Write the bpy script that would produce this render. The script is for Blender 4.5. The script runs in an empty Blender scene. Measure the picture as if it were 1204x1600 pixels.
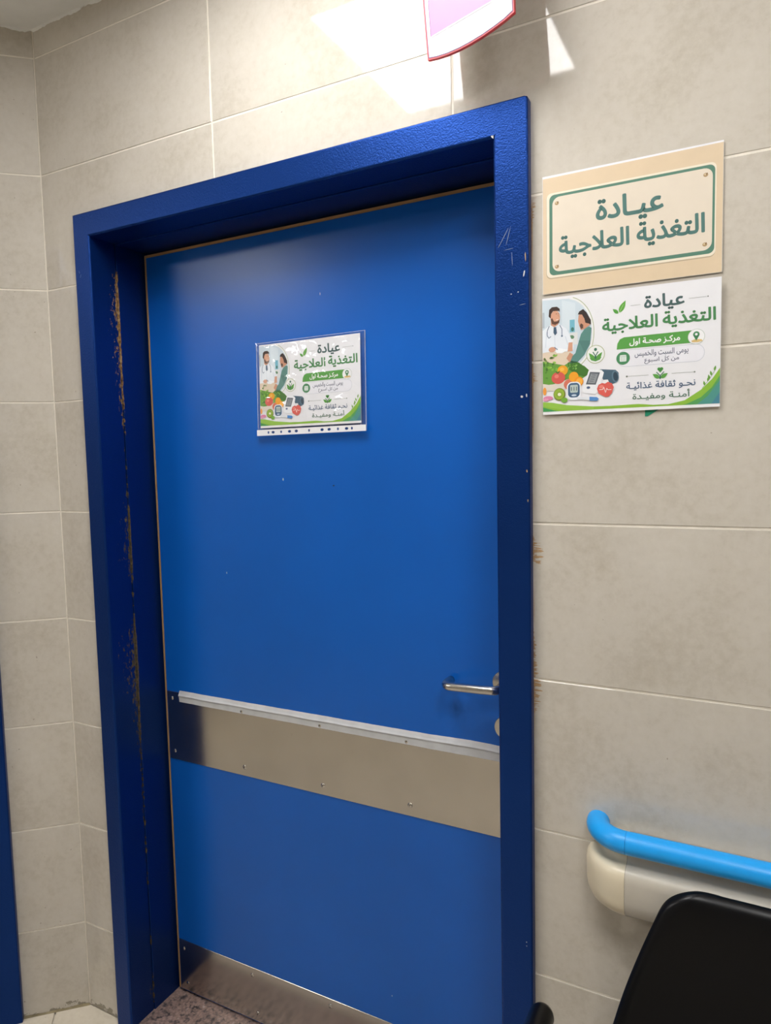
import bpy, bmesh, math, random
from mathutils import Matrix, Vector, noise
random.seed(7)
SC = bpy.context.scene
COL = SC.collection
PI = math.pi

# ------------------------------------------------------------------ camera
cam = bpy.data.cameras.new('camera')
cam.sensor_fit = 'VERTICAL'; cam.sensor_height = 24.0
cam.lens = 1088.9 / 1600 * 24.0
cam.clip_start = 0.02
camo = bpy.data.objects.new('camera', cam); COL.objects.link(camo)
RT = Vector((0.8854749, 0.4641469, -0.0224006))
DN = Vector((0.0172282, -0.0809632, -0.9965682))
FW = Vector((-0.4643677, 0.8820502, -0.0796872))
mw = Matrix.Identity(4)
for i in range(3):
    mw[i][0] = RT[i]; mw[i][1] = -DN[i]; mw[i][2] = -FW[i]
mw[0][3], mw[1][3], mw[2][3] = 1.6979, -1.2900, 1.5885
camo.matrix_world = mw
SC.camera = camo

# ------------------------------------------------------------------ world, exposure
w = bpy.data.worlds.new('world'); SC.world = w; w.use_nodes = True
w.node_tree.nodes['Background'].inputs[0].default_value = (0.9, 0.95, 1.0, 1)
w.node_tree.nodes['Background'].inputs[1].default_value = 0.02
SC.view_settings.view_transform = 'Standard'
SC.view_settings.look = 'None'
SC.view_settings.gamma = 1.0
SC.view_settings.use_curve_mapping = False
SC.view_settings.exposure = 0.0
LAMP = 24.0            # radiance of the ceiling panels
CEIL = 2.7275

# ------------------------------------------------------------------ node helpers
def srgb(r, g, b):
    f = lambda c: (c / 255 / 12.92) if c / 255 <= 0.04045 else ((c / 255 + 0.055) / 1.055) ** 2.4
    return (f(r), f(g), f(b), 1)

class NT:
    def __init__(s, name):
        s.m = bpy.data.materials.new(name); s.m.use_nodes = True
        s.t = s.m.node_tree; s.b = s.t.nodes['Principled BSDF']
    def n(s, typ, **kw):
        nd = s.t.nodes.new(typ)
        for k, v in kw.items(): setattr(nd, k, v)
        return nd
    def l(s, a, b): s.t.links.new(a, b)
    def put(s, sock, v):
        if hasattr(v, 'is_output'): s.l(v, sock)
        else: sock.default_value = v
    def math(s, op, a, b=0.0, clamp=False):
        nd = s.n('ShaderNodeMath', operation=op); nd.use_clamp = clamp
        s.put(nd.inputs[0], a); s.put(nd.inputs[1], b); return nd.outputs[0]
    def pos(s):
        g = s.n('ShaderNodeNewGeometry'); return g.outputs['Position']
    def obj(s): return s.n('ShaderNodeTexCoord').outputs['Object']
    def mapping(s, v, scale=(1, 1, 1), loc=(0, 0, 0)):
        nd = s.n('ShaderNodeMapping'); s.l(v, nd.inputs[0]); nd.inputs['Scale'].default_value = scale
        nd.inputs['Location'].default_value = loc; return nd.outputs[0]
    def noise(s, v, scale, detail=3, rough=0.5, out='Fac'):
        nd = s.n('ShaderNodeTexNoise'); s.l(v, nd.inputs['Vector']); nd.inputs['Scale'].default_value = scale
        nd.inputs['Detail'].default_value = detail; nd.inputs['Roughness'].default_value = rough
        return nd.outputs[out]
    def ramp(s, fac, stops):
        nd = s.n('ShaderNodeValToRGB'); s.l(fac, nd.inputs[0]); e = nd.color_ramp.elements
        while len(e) > 1: e.remove(e[-1])
        e[0].position = stops[0][0]; e[0].color = stops[0][1]
        for p, c in stops[1:]:
            k = e.new(p); k.color = c
        return nd.outputs[0]
    def mix(s, fac, a, b):
        nd = s.n('ShaderNodeMix', data_type='RGBA'); s.put(nd.inputs[0], fac)
        s.put(nd.inputs[6], a); s.put(nd.inputs[7], b); return nd.outputs[2]
    def maprange(s, v, a, b, c=0.0, d=1.0):
        nd = s.n('ShaderNodeMapRange', interpolation_type='SMOOTHSTEP'); s.l(v, nd.inputs[0])
        for i, x in enumerate((a, b, c, d)): nd.inputs[i + 1].default_value = x
        return nd.outputs[0]
    def bump(s, h, strength=0.1, dist=0.001):
        nd = s.n('ShaderNodeBump'); s.l(h, nd.inputs['Height']); nd.inputs['Strength'].default_value = strength
        nd.inputs['Distance'].default_value = dist; s.l(nd.outputs[0], s.b.inputs['Normal'])
    def set(s, **kw):
        for k, v in kw.items(): s.put(s.b.inputs[k.replace('_', ' ')], v)
        return s

def g(v): return (v, v, v, 1)

M = {}
def plain(name, col, rough=0.6, metal=0.0, var=0.06, **kw):
    t = NT(name)
    nz = t.noise(t.pos(), 35.0, 3)
    dark = tuple(c * (1 - var) for c in col[:3]) + (1,)
    lite = tuple(min(1, c * (1 + var)) for c in col[:3]) + (1,)
    t.set(Base_Color=t.ramp(nz, [(0.3, dark), (0.7, lite)]), Roughness=rough, Metallic=metal, **kw)
    M[name] = t.m
    return t.m

def ink(rgb):
    k = 'print_%d_%d_%d' % rgb
    if k not in M: plain(k, srgb(*rgb), 0.5, var=0.02)
    return M[k]

# wall tile: pale beige stone look, glossy glaze, rust stains beside the door frame, dirt at the floor
def tile_mat(name, base, stains):
    t = NT(name); P = t.pos()
    oi = t.n('ShaderNodeObjectInfo').outputs['Random']
    off = t.n('ShaderNodeVectorMath', operation='ADD'); t.l(P, off.inputs[0])
    cx = t.n('ShaderNodeCombineXYZ'); t.l(t.math('MULTIPLY', oi, 37.0), cx.inputs[0]); t.l(t.math('MULTIPLY', oi, 11.0), cx.inputs[2])
    t.l(cx.outputs[0], off.inputs[1]); V = off.outputs[0]
    n1 = t.noise(V, 5.0, 6, 0.6); n2 = t.noise(V, 60.0, 4, 0.65); n3 = t.noise(V, 22.0, 3)
    f = t.math('ADD', t.math('MULTIPLY', n1, 0.6), t.math('MULTIPLY', n2, 0.4))
    lo = tuple(c * k for c, k in zip(base[:3], (0.86, 0.845, 0.81))) + (1,)
    hi = tuple(c * k for c, k in zip(base[:3], (1.07, 1.08, 1.1))) + (1,)
    col = t.ramp(f, [(0.34, lo), (0.5, base), (0.66, hi)])
    # a few tiny dark pits
    pit = t.math('GREATER_THAN', t.noise(V, 95.0, 1), 0.80)
    col = t.mix(t.math('MULTIPLY', pit, 0.45), col, srgb(110, 88, 62))
    if stains:
        sep = t.n('ShaderNodeSeparateXYZ'); t.l(P, sep.inputs[0])
        dx = t.math('SUBTRACT', sep.outputs[0], 1.332)
        st = t.noise(t.mapping(P, (14, 1, 9)), 1.0, 2)
        st2 = t.noise(t.mapping(P, (25, 1, 240)), 1.0, 3, 0.7)
        wd = t.math('MULTIPLY', t.maprange(st, 0.45, 0.75), 0.020)
        wd = t.math('MULTIPLY', wd, t.maprange(st2, 0.38, 0.68, 0.08, 1.4))
        m1 = t.math('LESS_THAN', dx, wd)
        m2 = t.math('MULTIPLY', t.math('LESS_THAN', dx, 0.0035), t.maprange(t.noise(t.mapping(P, (1, 1, 6)), 1.0, 2), 0.4, 0.6))
        zr = t.math('MULTIPLY', t.maprange(sep.outputs[2], 0.95, 1.15), t.maprange(sep.outputs[2], 2.06, 2.03))
        m = t.math('MULTIPLY', t.math('MAXIMUM', m1, m2), zr)
        inb = t.math('GREATER_THAN', dx, -0.01)
        m = t.math('MULTIPLY', t.math('MULTIPLY', m, inb), 0.75)
        stc = t.ramp(st2, [(0.3, srgb(120, 78, 30)), (0.7, srgb(190, 140, 70))])
        col = t.mix(m, col, stc)
    sep2 = t.n('ShaderNodeSeparateXYZ'); t.l(P, sep2.inputs[0])
    dn = t.noise(P, 38.0, 4, 0.7)
    dm = t.math('MULTIPLY', t.math('GREATER_THAN', sep2.outputs[2], 0.001), t.math('LESS_THAN', sep2.outputs[2], t.math('MULTIPLY', t.maprange(dn, 0.36, 0.75), 0.032)))
    col = t.mix(t.math('MULTIPLY', dm, 0.6), col, srgb(92, 84, 58))
    t.set(Base_Color=col, Roughness=t.ramp(n2, [(0.2, g(0.035)), (0.8, g(0.06))]), IOR=1.5)
    t.bump(t.math('ADD', t.math('MULTIPLY', n3, 0.7), t.math('MULTIPLY', n2, 0.3)), 0.05, 0.0008)
    M[name] = t.m; return t.m
tile_mat('wall_tile', srgb(206, 199, 187), True)
tile_mat('floor_tile', srgb(226, 216, 198), False)
plain('grout', srgb(236, 229, 216), 0.9)
plain('ceiling_paint', srgb(240, 240, 237), 0.9, var=0.02)
plain('dirty_caulk', srgb(150, 138, 108), 0.8, var=0.3); plain('caulk', srgb(224, 218, 205), 0.7)

def paint(name, col, rough, peel, chips=None, spec=0.35, metal=0.0):
    t = NT(name); P = t.obj()
    n1 = t.noise(P, 3.0, 3); n2 = t.noise(P, 420.0 if peel else 300.0, 2)
    c = t.ramp(n1, [(0.3, tuple(x * 0.94 for x in col[:3]) + (1,)), (0.7, tuple(x * 1.05 for x in col[:3]) + (1,))])
    r = rough; mt = metal
    if chips:
        sep = t.n('ShaderNodeSeparateXYZ'); t.l(P, sep.inputs[0])
        y, z = sep.outputs[1], sep.outputs[2]
        d = t.math('ABSOLUTE', t.math('SUBTRACT', y, chips))
        wz = t.ramp(t.math('DIVIDE', z, 2.2), [(0.0, g(.06)), (0.035, g(.28)), (0.06, g(.0)), (0.09, g(.0)), (0.105, g(.16)), (0.12, g(0)), (0.17, g(.05)), (0.33, g(.12)), (0.41, g(.40)),
            (0.46, g(1.0)), (0.50, g(.9)), (0.53, g(.05)), (0.575, g(.08)), (0.60, g(.65)), (0.645, g(.5)), (0.69, g(.05)), (0.75, g(.10)), (0.80, g(.3)), (0.865, g(.42)), (0.90, g(.6)), (0.945, g(.28)), (0.958, g(0))])
        big = t.noise(t.mapping(P, (1, 120, 55)), 1.0, 5, 0.75)
        fine = t.noise(t.mapping(P, (1, 300, 110)), 1.0, 3, 0.7)
        reach = t.math('MULTIPLY', t.math('MULTIPLY', wz, 0.05), t.maprange(big, 0.46, 0.74, 0.0, 1.6))
        side = t.math('LESS_THAN', y, chips + 0.004)
        m = t.math('LESS_THAN', d, reach)
        core = t.math('LESS_THAN', d, t.math('MULTIPLY', t.math('MULTIPLY', wz, 0.011), big))
        m = t.math('MAXIMUM', t.math('MULTIPLY', m, side), core)
        spk = t.math('MULTIPLY', t.math('GREATER_THAN', t.math('ADD', t.math('MULTIPLY', big, 0.65), t.math('MULTIPLY', fine, 0.35)), 0.605), t.math('GREATER_THAN', wz, 0.22))
        spk = t.math('MULTIPLY', spk, side)
        spk = t.math('MULTIPLY', spk, t.math('LESS_THAN', d, t.math('MULTIPLY', wz, 0.07)))
        m = t.math('MULTIPLY', t.math('MAXIMUM', m, spk), t.math('GREATER_THAN', y, 0.005))
        wood = t.mix(t.maprange(z, 1.55, 1.85), t.ramp(fine, [(0.3, srgb(40, 42, 44)), (0.6, srgb(95, 82, 60)), (0.8, srgb(120, 108, 84))]),
                     t.ramp(fine, [(0.3, srgb(58, 42, 30)), (0.5, srgb(140, 104, 62)), (0.7, srgb(186, 160, 116))]))
        c = t.mix(m, c, wood)
        r = t.math('ADD', rough, t.math('MULTIPLY', m, 0.4)); mt = t.math('MULTIPLY', t.math('SUBTRACT', 1.0, m), metal)
    t.set(Base_Color=c, Roughness=r, Specular_IOR_Level=spec, Metallic=mt)
    h = t.math('ADD', n2, t.math('MULTIPLY', t.noise(P, 200.0 if peel else 130.0, 2), 0.35 if peel else 0.6))
    t.bump(h, 0.7 if peel else 0.06, 0.0009 if peel else 0.0006)
    M[name] = t.m; return t.m
FRAME = srgb(13, 54, 124)
paint('frame_paint', FRAME, 0.36, True, spec=0.3, metal=0.68)
paint('jamb_paint', FRAME, 0.36, True, chips=0.064, spec=0.3, metal=0.68)
paint('leaf_paint', srgb(12, 95, 190), 0.28, False)
plain('lipping_wood', srgb(176, 138, 92), 0.6)
plain('door_gap', srgb(30, 26, 22), 0.9)

def steel(name, col, rough, streak):
    t = NT(name); P = t.obj()
    n = t.noise(t.mapping(P, streak), 1.0, 4, 0.6); n2 = t.noise(P, 9.0, 4)
    smudge = t.math('GREATER_THAN', t.noise(P, 26.0, 3), 0.70)
    c = t.ramp(n2, [(0.3, tuple(x * 0.9 for x in col[:3]) + (1,)), (0.7, col)])
    c = t.mix(t.math('MULTIPLY', smudge, 0.12), c, srgb(95, 85, 72))
    t.set(Base_Color=c, Metallic=1.0, Roughness=t.math('ADD', rough, t.math('MULTIPLY', n2, 0.06)))
    M[name] = t.m
steel('brushed_steel', srgb(190, 184, 176), 0.15, (5, 5, 900))
steel('lever_steel', srgb(205, 200, 192), 0.20, (300, 300, 300))
plain('tape', srgb(205, 206, 208), 0.45)
plain('paper', srgb(236, 236, 240), 0.55, var=0.015)
plain('black_plastic', srgb(9, 10, 13), 0.30, var=0.1, Specular_IOR_Level=0.25)
plain('black_metal', srgb(20, 21, 24), 0.4)
plain('blue_vinyl', srgb(24, 166, 250), 0.36, var=0.03)
plain('beige_vinyl', srgb(226, 214, 188), 0.30, var=0.03)
plain('grey_vinyl', srgb(206, 199, 186), 0.25, var=0.03)
plain('seam', srgb(110, 98, 80), 0.8)
plain('lamp_frame', srgb(235, 235, 235), 0.5)
plain('sign_white', srgb(205, 200, 206), 0.35, var=0.01)
plain('sign_pink', srgb(196, 104, 166), 0.35, var=0.02)
plain('sign_violet', srgb(110, 70, 120), 0.5)
plain('sign_red', srgb(244, 140, 150), 0.4)
tl = M['sign_red'].node_tree; tn = tl.nodes.new('ShaderNodeBsdfTranslucent'); tn.inputs[0].default_value = srgb(255, 96, 100)
mx = tl.nodes.new('ShaderNodeMixShader'); mx.inputs[0].default_value = 0.6
tl.links.new(tl.nodes['Principled BSDF'].outputs[0], mx.inputs[1]); tl.links.new(tn.outputs[0], mx.inputs[2]); tl.links.new(mx.outputs[0], tl.nodes['Material Output'].inputs['Surface'])
plain('sign_back', srgb(150, 140, 134), 0.6)
plain('plug_dark', srgb(30, 32, 40), 0.6)
for nm_, k_ in (('lamp_light', 1.0), ('lamp_light_dimmed', 0.68)):  # second copy is dimmed so the wall beside that panel clips less
    t = NT(nm_); t.set(Base_Color=(.9, .9, .9, 1), Emission_Color=(1.0, 0.99, 0.975, 1), Emission_Strength=LAMP * k_); M[nm_] = t.m
t = NT('granite'); P = t.pos()
v = t.n('ShaderNodeTexVoronoi'); t.l(P, v.inputs['Vector']); v.inputs['Scale'].default_value = 120.0
n = t.noise(P, 75.0, 3, 0.6)
c = t.ramp(n, [(0.30, srgb(42, 40, 42)), (0.42, srgb(110, 100, 98)), (0.5, srgb(176, 148, 134)), (0.62, srgb(168, 140, 128)), (0.72, srgb(205, 196, 190))])
c = t.mix(0.45, c, t.ramp(v.outputs['Distance'], [(0.0, srgb(190, 160, 148)), (0.8, srgb(70, 64, 66))]))
t.set(Base_Color=c, Roughness=0.35); M['granite'] = t.m
# clear plastic film: thin, so light passes straight through and a gloss lies on top
t = NT('clear_film'); t.set(Base_Color=(1, 1, 1, 1), Roughness=0.10)
tr = t.n('ShaderNodeBsdfTransparent'); gl = t.n('ShaderNodeBsdfGlossy'); gl.inputs['Roughness'].default_value = 0.06
fr = t.n('ShaderNodeLayerWeight'); fr.inputs[0].default_value = 0.5
mx = t.n('ShaderNodeMixShader'); t.l(t.math('ADD', t.math('MULTIPLY', t.math('POWER', fr.outputs['Facing'], 5.0), 0.5), 0.065), mx.inputs[0])
t.l(tr.outputs[0], mx.inputs[1]); t.l(gl.outputs[0], mx.inputs[2])
t.l(mx.outputs[0], t.t.nodes['Material Output'].inputs['Surface']); M['clear_film'] = t.m

t = NT('film_weld'); t.set(Base_Color=(.8, .84, .9, 1), Roughness=0.3, Alpha=0.22); M['film_weld'] = t.m

# ------------------------------------------------------------------ object helpers
def link(name, me, mats, parent=None, matrix=None, smooth=False):
    if isinstance(mats, (str, bpy.types.Material)): mats = [mats]
    for m in mats: me.materials.append(M[m] if isinstance(m, str) else m)
    if smooth:
        for p in me.polygons: p.use_smooth = True
    o = bpy.data.objects.new(name, me); COL.objects.link(o)
    if matrix is not None: o.matrix_world = matrix
    if parent: o.parent = parent
    return o
def tag(o, label=None, cat=None, group=None, kind=None):
    if label: o['label'] = label
    if cat: o['category'] = cat
    if group: o['group'] = group
    if kind: o['kind'] = kind
    return o
def empty(name, matrix=None):
    o = bpy.data.objects.new(name, None); o.empty_display_size = 0.05; COL.objects.link(o)
    if matrix is not None: o.matrix_world = matrix
    return o
def done(bm, name='mesh'):
    me = bpy.data.meshes.new(name); bm.normal_update(); bm.to_mesh(me); bm.free(); return me
def add_box(bm, x0, x1, y0, y1, z0, z1, bev=0.0, seg=2):
    r = bmesh.ops.create_cube(bm, size=1.0)
    bmesh.ops.scale(bm, vec=(x1 - x0, y1 - y0, z1 - z0), verts=r['verts'])
    bmesh.ops.translate(bm, vec=((x0 + x1) / 2, (y0 + y1) / 2, (z0 + z1) / 2), verts=r['verts'])
    if bev:
        es = list({e for vv in r['verts'] for e in vv.link_edges})
        bmesh.ops.bevel(bm, geom=es, offset=bev, segments=seg, affect='EDGES', profile=0.5)
def box(*a, **k):
    bm = bmesh.new(); add_box(bm, *a, **k); return done(bm)
def add_prism(bm, pts, y0, y1, bev=0.0, seg=1, front_only=True, skip=()):
    """polygon pts in (x, z), extruded from y0 (front) to y1 (back)"""
    a = [bm.verts.new((x, y0, z)) for x, z in pts]; b = [bm.verts.new((x, y1, z)) for x, z in pts]
    n = len(pts); fs = [bm.faces.new(a), bm.faces.new(b[::-1])]
    for i in range(n): fs.append(bm.faces.new((a[i], b[i], b[(i + 1) % n], a[(i + 1) % n])))
    bmesh.ops.recalc_face_normals(bm, faces=fs)
    if bev:
        es = [e for i, e in enumerate(fs[0].loops) if i not in skip]; es = [l.edge for l in es]
        es = es if front_only else list({e for f in fs for e in f.edges})
        bmesh.ops.bevel(bm, geom=es, offset=bev, segments=seg, affect='EDGES', profile=0.5)
def prism(*a, **k):
    bm = bmesh.new(); add_prism(bm, *a, **k); return done(bm)
def add_tube(bm, pts, r, seg=16, caps=True):
    pts = [Vector(p) for p in pts]; n = len(pts); rings = []
    rs = r if isinstance(r, (list, tuple)) else [r] * n
    up = Vector((0, 0, 1))
    for i, p in enumerate(pts):
        d = (pts[min(i + 1, n - 1)] - pts[max(i - 1, 0)]).normalized()
        a = d.cross(up)
        if a.length < 0.05: a = d.cross(Vector((0, 1, 0)))
        a.normalize(); b = d.cross(a).normalized()
        rings.append([bm.verts.new(p + rs[i] * (math.cos(2 * PI * k / seg) * a + math.sin(2 * PI * k / seg) * b)) for k in range(seg)])
    fs = []
    for i in range(n - 1):
        for k in range(seg):
            fs.append(bm.faces.new((rings[i][k], rings[i][(k + 1) % seg], rings[i + 1][(k + 1) % seg], rings[i + 1][k])))
    if caps: fs.append(bm.faces.new(rings[0][::-1])); fs.append(bm.faces.new(rings[-1]))
    bmesh.ops.recalc_face_normals(bm, faces=fs)
def tube(*a, **k):
    bm = bmesh.new(); add_tube(bm, *a, **k); return done(bm)
def smooth_by_angle(o, ang=40):
    for p in o.data.polygons: p.use_smooth = True
    o.data.set_sharp_from_angle(angle=math.radians(ang))
    return o

# ------------------------------------------------------------------ the room
TH = 0.819667
XA = Vector((math.sin(TH), math.cos(TH), 0))        # along the slanted wall towards the corner
YA = Vector((-math.cos(TH), math.sin(TH), 0))       # into the slanted wall
ML = Matrix(((XA.x, YA.x, 0, 0), (XA.y, YA.y, 0, 0), (0, 0, 1, 0), (0, 0, 0, 1)))
I4 = Matrix.Identity(4)

G = 0.0021         # half a grout joint
ROWS = [0.0] + [2.656 - 0.3 * k for k in range(8, -1, -1)] + [CEIL]
def clip_tile(rect, hole):
    """rectangle minus the door opening: polygon in (x, z) or None"""
    x0, x1, z0, z1 = rect
    hx0, hx1, hz = hole
    if z0 >= hz or x1 <= hx0 or x0 >= hx1: return [(x0, z0), (x1, z0), (x1, z1), (x0, z1)]
    if z1 <= hz:
        if x0 < hx0: return [(x0, z0), (hx0, z0), (hx0, z1), (x0, z1)]
        if x1 > hx1: return [(hx1, z0), (x1, z0), (x1, z1), (hx1, z1)]
        return None
    if x0 < hx0 and x1 > hx1: return [(x0, z0), (hx0, z0), (hx0, hz), (hx1, hz), (hx1, z0), (x1, z0), (x1, z1), (x0, z1)]
    if x0 < hx0: return [(x0, z0), (hx0, z0), (hx0, hz), (x1, hz), (x1, z1), (x0, z1)]
    if x1 > hx1: return [(x0, hz), (hx1, hz), (hx1, z0), (x1, z0), (x1, z1), (x0, z1)]
    return [(x0, hz), (x1, hz), (x1, z1), (x0, z1)]
def tiled_wall(name, matrix, xs, hole, label, ends):
    hx0, hx1, hz = hole
    bm = bmesh.new()
    add_prism(bm, [(ends[0], 0), (hx0, 0), (hx0, hz), (hx1, hz), (hx1, 0), (ends[1], 0), (ends[1], CEIL), (ends[0], CEIL)], 0.0012, 0.26)
    wl = link(name, done(bm), 'grout', matrix=matrix)
    tag(wl, label, 'wall', kind='structure')
    for i in range(len(xs) - 1):
        for k in range(len(ROWS) - 1):
            r = (xs[i] + G, xs[i + 1] - G, ROWS[k] + (G if k else 0), ROWS[k + 1] - (G if k < len(ROWS) - 2 else 0))
            jit = random.uniform(-0.0004, 0.0004)
            pts = clip_tile(r, hole)
            if not pts: continue
            link('tile', prism(pts, jit, 0.0065 + jit, bev=0.0007), 'wall_tile', wl)
    return wl
HOLE1 = (0.150, 1.310, 2.195)
HOLE2 = (-1.335, -0.195, 2.195)
wall_back = tiled_wall('wall_back', I4, [0.0, 0.594, 1.182, 1.770, 2.358, 2.946, 3.534, 4.122, 4.710], HOLE1, 'beige glazed tile wall around the blue door', (-0.0, 4.8))
wall_left = tiled_wall('wall_left', ML, [-1.8, -1.2, -0.6, 0.0], HOLE2, 'slanted beige tile wall at the left corner', (-1.8, 0.09))

pl = ML @ Vector((-1.8, 0, 0))
# the rest of the corridor, out of the picture
o = link('wall_front', box(pl.x - 0.3, 5.0, -4.15, -4.0, 0, CEIL), 'wall_tile'); tag(o, 'beige tile wall across the corridor behind the viewer', 'wall', kind='structure')
o = link('wall_right', box(4.8, 4.95, -4.0, 0.26, 0, CEIL), 'wall_tile'); tag(o, 'beige tile wall closing the right end of the corridor', 'wall', kind='structure')
o = link('wall_far_left', box(pl.x - 0.3, pl.x - 0.15, -4.0, pl.y + 0.3, 0, CEIL), 'wall_tile'); tag(o, 'short beige tile wall beyond the slanted wall', 'wall', kind='structure')
bm = bmesh.new(); add_box(bm, pl.x - 0.3, 5.0, -4.15, 0.6, -0.12, -0.008)
floor = link('floor', done(bm), 'grout'); tag(floor, 'cream tiled corridor floor with granite door sill', 'floor', kind='structure')
# floor tiles run square to the slanted wall; cut along both walls
for i in range(-8, 7):
    for j in range(-9, 2):
        x0 = -0.0939 + 0.6 * i; y0 = 0.0 + 0.6 * (j - 1)
        bm = bmesh.new()
        add_box(bm, x0 + 0.002, x0 + 0.598, y0 + 0.002, y0 + 0.598, -0.012, 0.0, bev=0.0008, seg=1)
        bmesh.ops.transform(bm, matrix=ML, verts=bm.verts)
        for co, no in (((0, -0.001, 0), (0, 1, 0)), ((pl.x - 0.14, 0, 0), (-1, 0, 0)), ((0, -4.0, 0), (0, -1, 0)), ((4.8, 0, 0), (1, 0, 0)), (tuple(-0.001 * YA), tuple(YA))):
            geom = bm.verts[:] + bm.edges[:] + bm.faces[:]
            if not geom: break
            rr = bmesh.ops.bisect_plane(bm, geom=geom, plane_co=co, plane_no=no, clear_outer=True)
            ed = [e for e in rr['geom_cut'] if isinstance(e, bmesh.types.BMEdge)]
            if ed: bmesh.ops.holes_fill(bm, edges=bm.edges)
        if len(bm.faces) < 5: bm.free(); continue
        link('floor_tile', done(bm), 'floor_tile', floor)
link('granite_threshold', box(0.150, 1.310, 0.0, 0.26, -0.02, 0.006, bev=0.002), 'granite', floor)
sill2 = box(-1.335, -0.195, 0.0, 0.26, -0.02, 0.006, bev=0.002); sill2.transform(ML); link('granite_threshold', sill2, 'granite', floor)

ceiling = link('ceiling', box(pl.x - 0.3, 5.0, -4.15, 0.3, CEIL, CEIL + 0.1), 'ceiling_paint')
tag(ceiling, 'white painted ceiling above the tiled walls', 'ceiling', kind='structure')
def ragged_strip(name, parent, mat, matrix, length, base, amp, thick):
    """a strip of sealant along +x, ragged lower edge"""
    bm = bmesh.new(); n = int(length / 0.006); a = []; b = []; c = []
    for i in range(n + 1):
        x = i / n * length
        h = base + amp * noise.noise(Vector((x * 22, 0, 3))) + amp * 0.5 * noise.noise(Vector((x * 90, 5, 0)))
        a.append(bm.verts.new((x, 0, 0))); b.append(bm.verts.new((x, -thick, 0))); c.append(bm.verts.new((x, -0.0002, -max(0.0004, h))))
    for i in range(n):
        bm.faces.new((b[i], b[i + 1], c[i + 1], c[i])); bm.faces.new((a[i], a[i + 1], b[i + 1], b[i]))
    bmesh.ops.recalc_face_normals(bm, faces=bm.faces); me = done(bm); me.transform(matrix)
    return link(name, me, mat, parent)
ragged_strip('paint_edge', ceiling, 'ceiling_paint', Matrix.Translation((0.0, 0, CEIL)), 1.2, 0.004, 0.007, 0.004)
ragged_strip('paint_edge', ceiling, 'ceiling_paint', Matrix.Translation((XA * -0.6)) @ Matrix.Translation((0, 0, CEIL)) @ ML, 0.6, 0.004, 0.008, 0.004)
ragged_strip('corner_sealant', wall_left, 'caulk', Matrix.Translation((0.0012, -0.0004, 0)) @ Matrix.Rotation(-PI / 2, 4, 'Y'), CEIL, 0.0025, 0.0022, 0.0012)
# sealant bed along the floor at the corner
ragged_strip('floor_sealant', wall_left, 'dirty_caulk', Matrix.Translation((-0.19, -0.0005, 0.0)) @ Matrix.Rotation(PI, 4, 'X') @ Matrix.Scale(-1, 4, (0, 1, 0)), 0.19, 0.005, 0.004, 0.004)

# ------------------------------------------------------------------ door frames
def make_frame(name, matrix, ox0, ox1, ix0, ix1, oz, iz, label):
    root = empty(name, matrix); tag(root, label, 'door frame', kind='structure')
    f, bk = -0.018, 0.0
    link('casing', prism([(ox0, 0), (ix0, 0), (ix0, iz), (ox0, oz)], f, bk, bev=0.004, seg=4, skip=(0, 2)), 'frame_paint', root)
    link('casing', prism([(ix1, 0), (ox1, 0), (ox1, oz - 0.007), (ox1 - 0.002, oz - 0.002), (ix1, iz)], f, bk, bev=0.004, seg=4, skip=(0, 3)), 'frame_paint', root)
    link('casing', prism([(ox0, oz), (ix0, iz), (ix1, iz), (ox1 - 0.002, oz - 0.002), (ox1 - 0.007, oz)], f, bk, bev=0.004, seg=4, skip=(0, 2)), 'frame_paint', root)
    e = 0.03
    def part(nm, a, mat='jamb_paint'): return link(nm, box(*a, bev=0.0012, seg=2), mat, root)
    ym = 0.064
    q = 0.0010
    part('jamb', (ix0 - e, ix0 + q, -0.0150, ym, 0, iz + e)); part('jamb', (ix1 - q, ix1 + e, -0.0150, ym, 0, iz + e), 'frame_paint')
    part('head', (ix0 + q, ix1 - q, -0.0150, ym, iz - q, iz + e), 'frame_paint')
    s = 0.004
    part('stop', (ix0 - e, ix0 + s, ym + 0.0012, 0.24, 0, iz + e)); part('stop', (ix1 - s, ix1 + e, ym + 0.0012, 0.24, 0, iz + e), 'frame_paint')
    part('head_stop', (ix0 + s, ix1 - s, ym + 0.0012, 0.24, iz - s, iz + e), 'frame_paint')
    return root
trim1 = make_frame('trim_1', I4, 0.134, 1.333, 0.190, 1.2686, 2.226, 2.166, 'blue painted door frame with chipped left jamb')
trim2 = make_frame('trim_2', ML, -1.355, -0.177, -1.292, -0.240, 2.226, 2.166, 'dark blue door frame on the slanted wall at the left edge')

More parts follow.
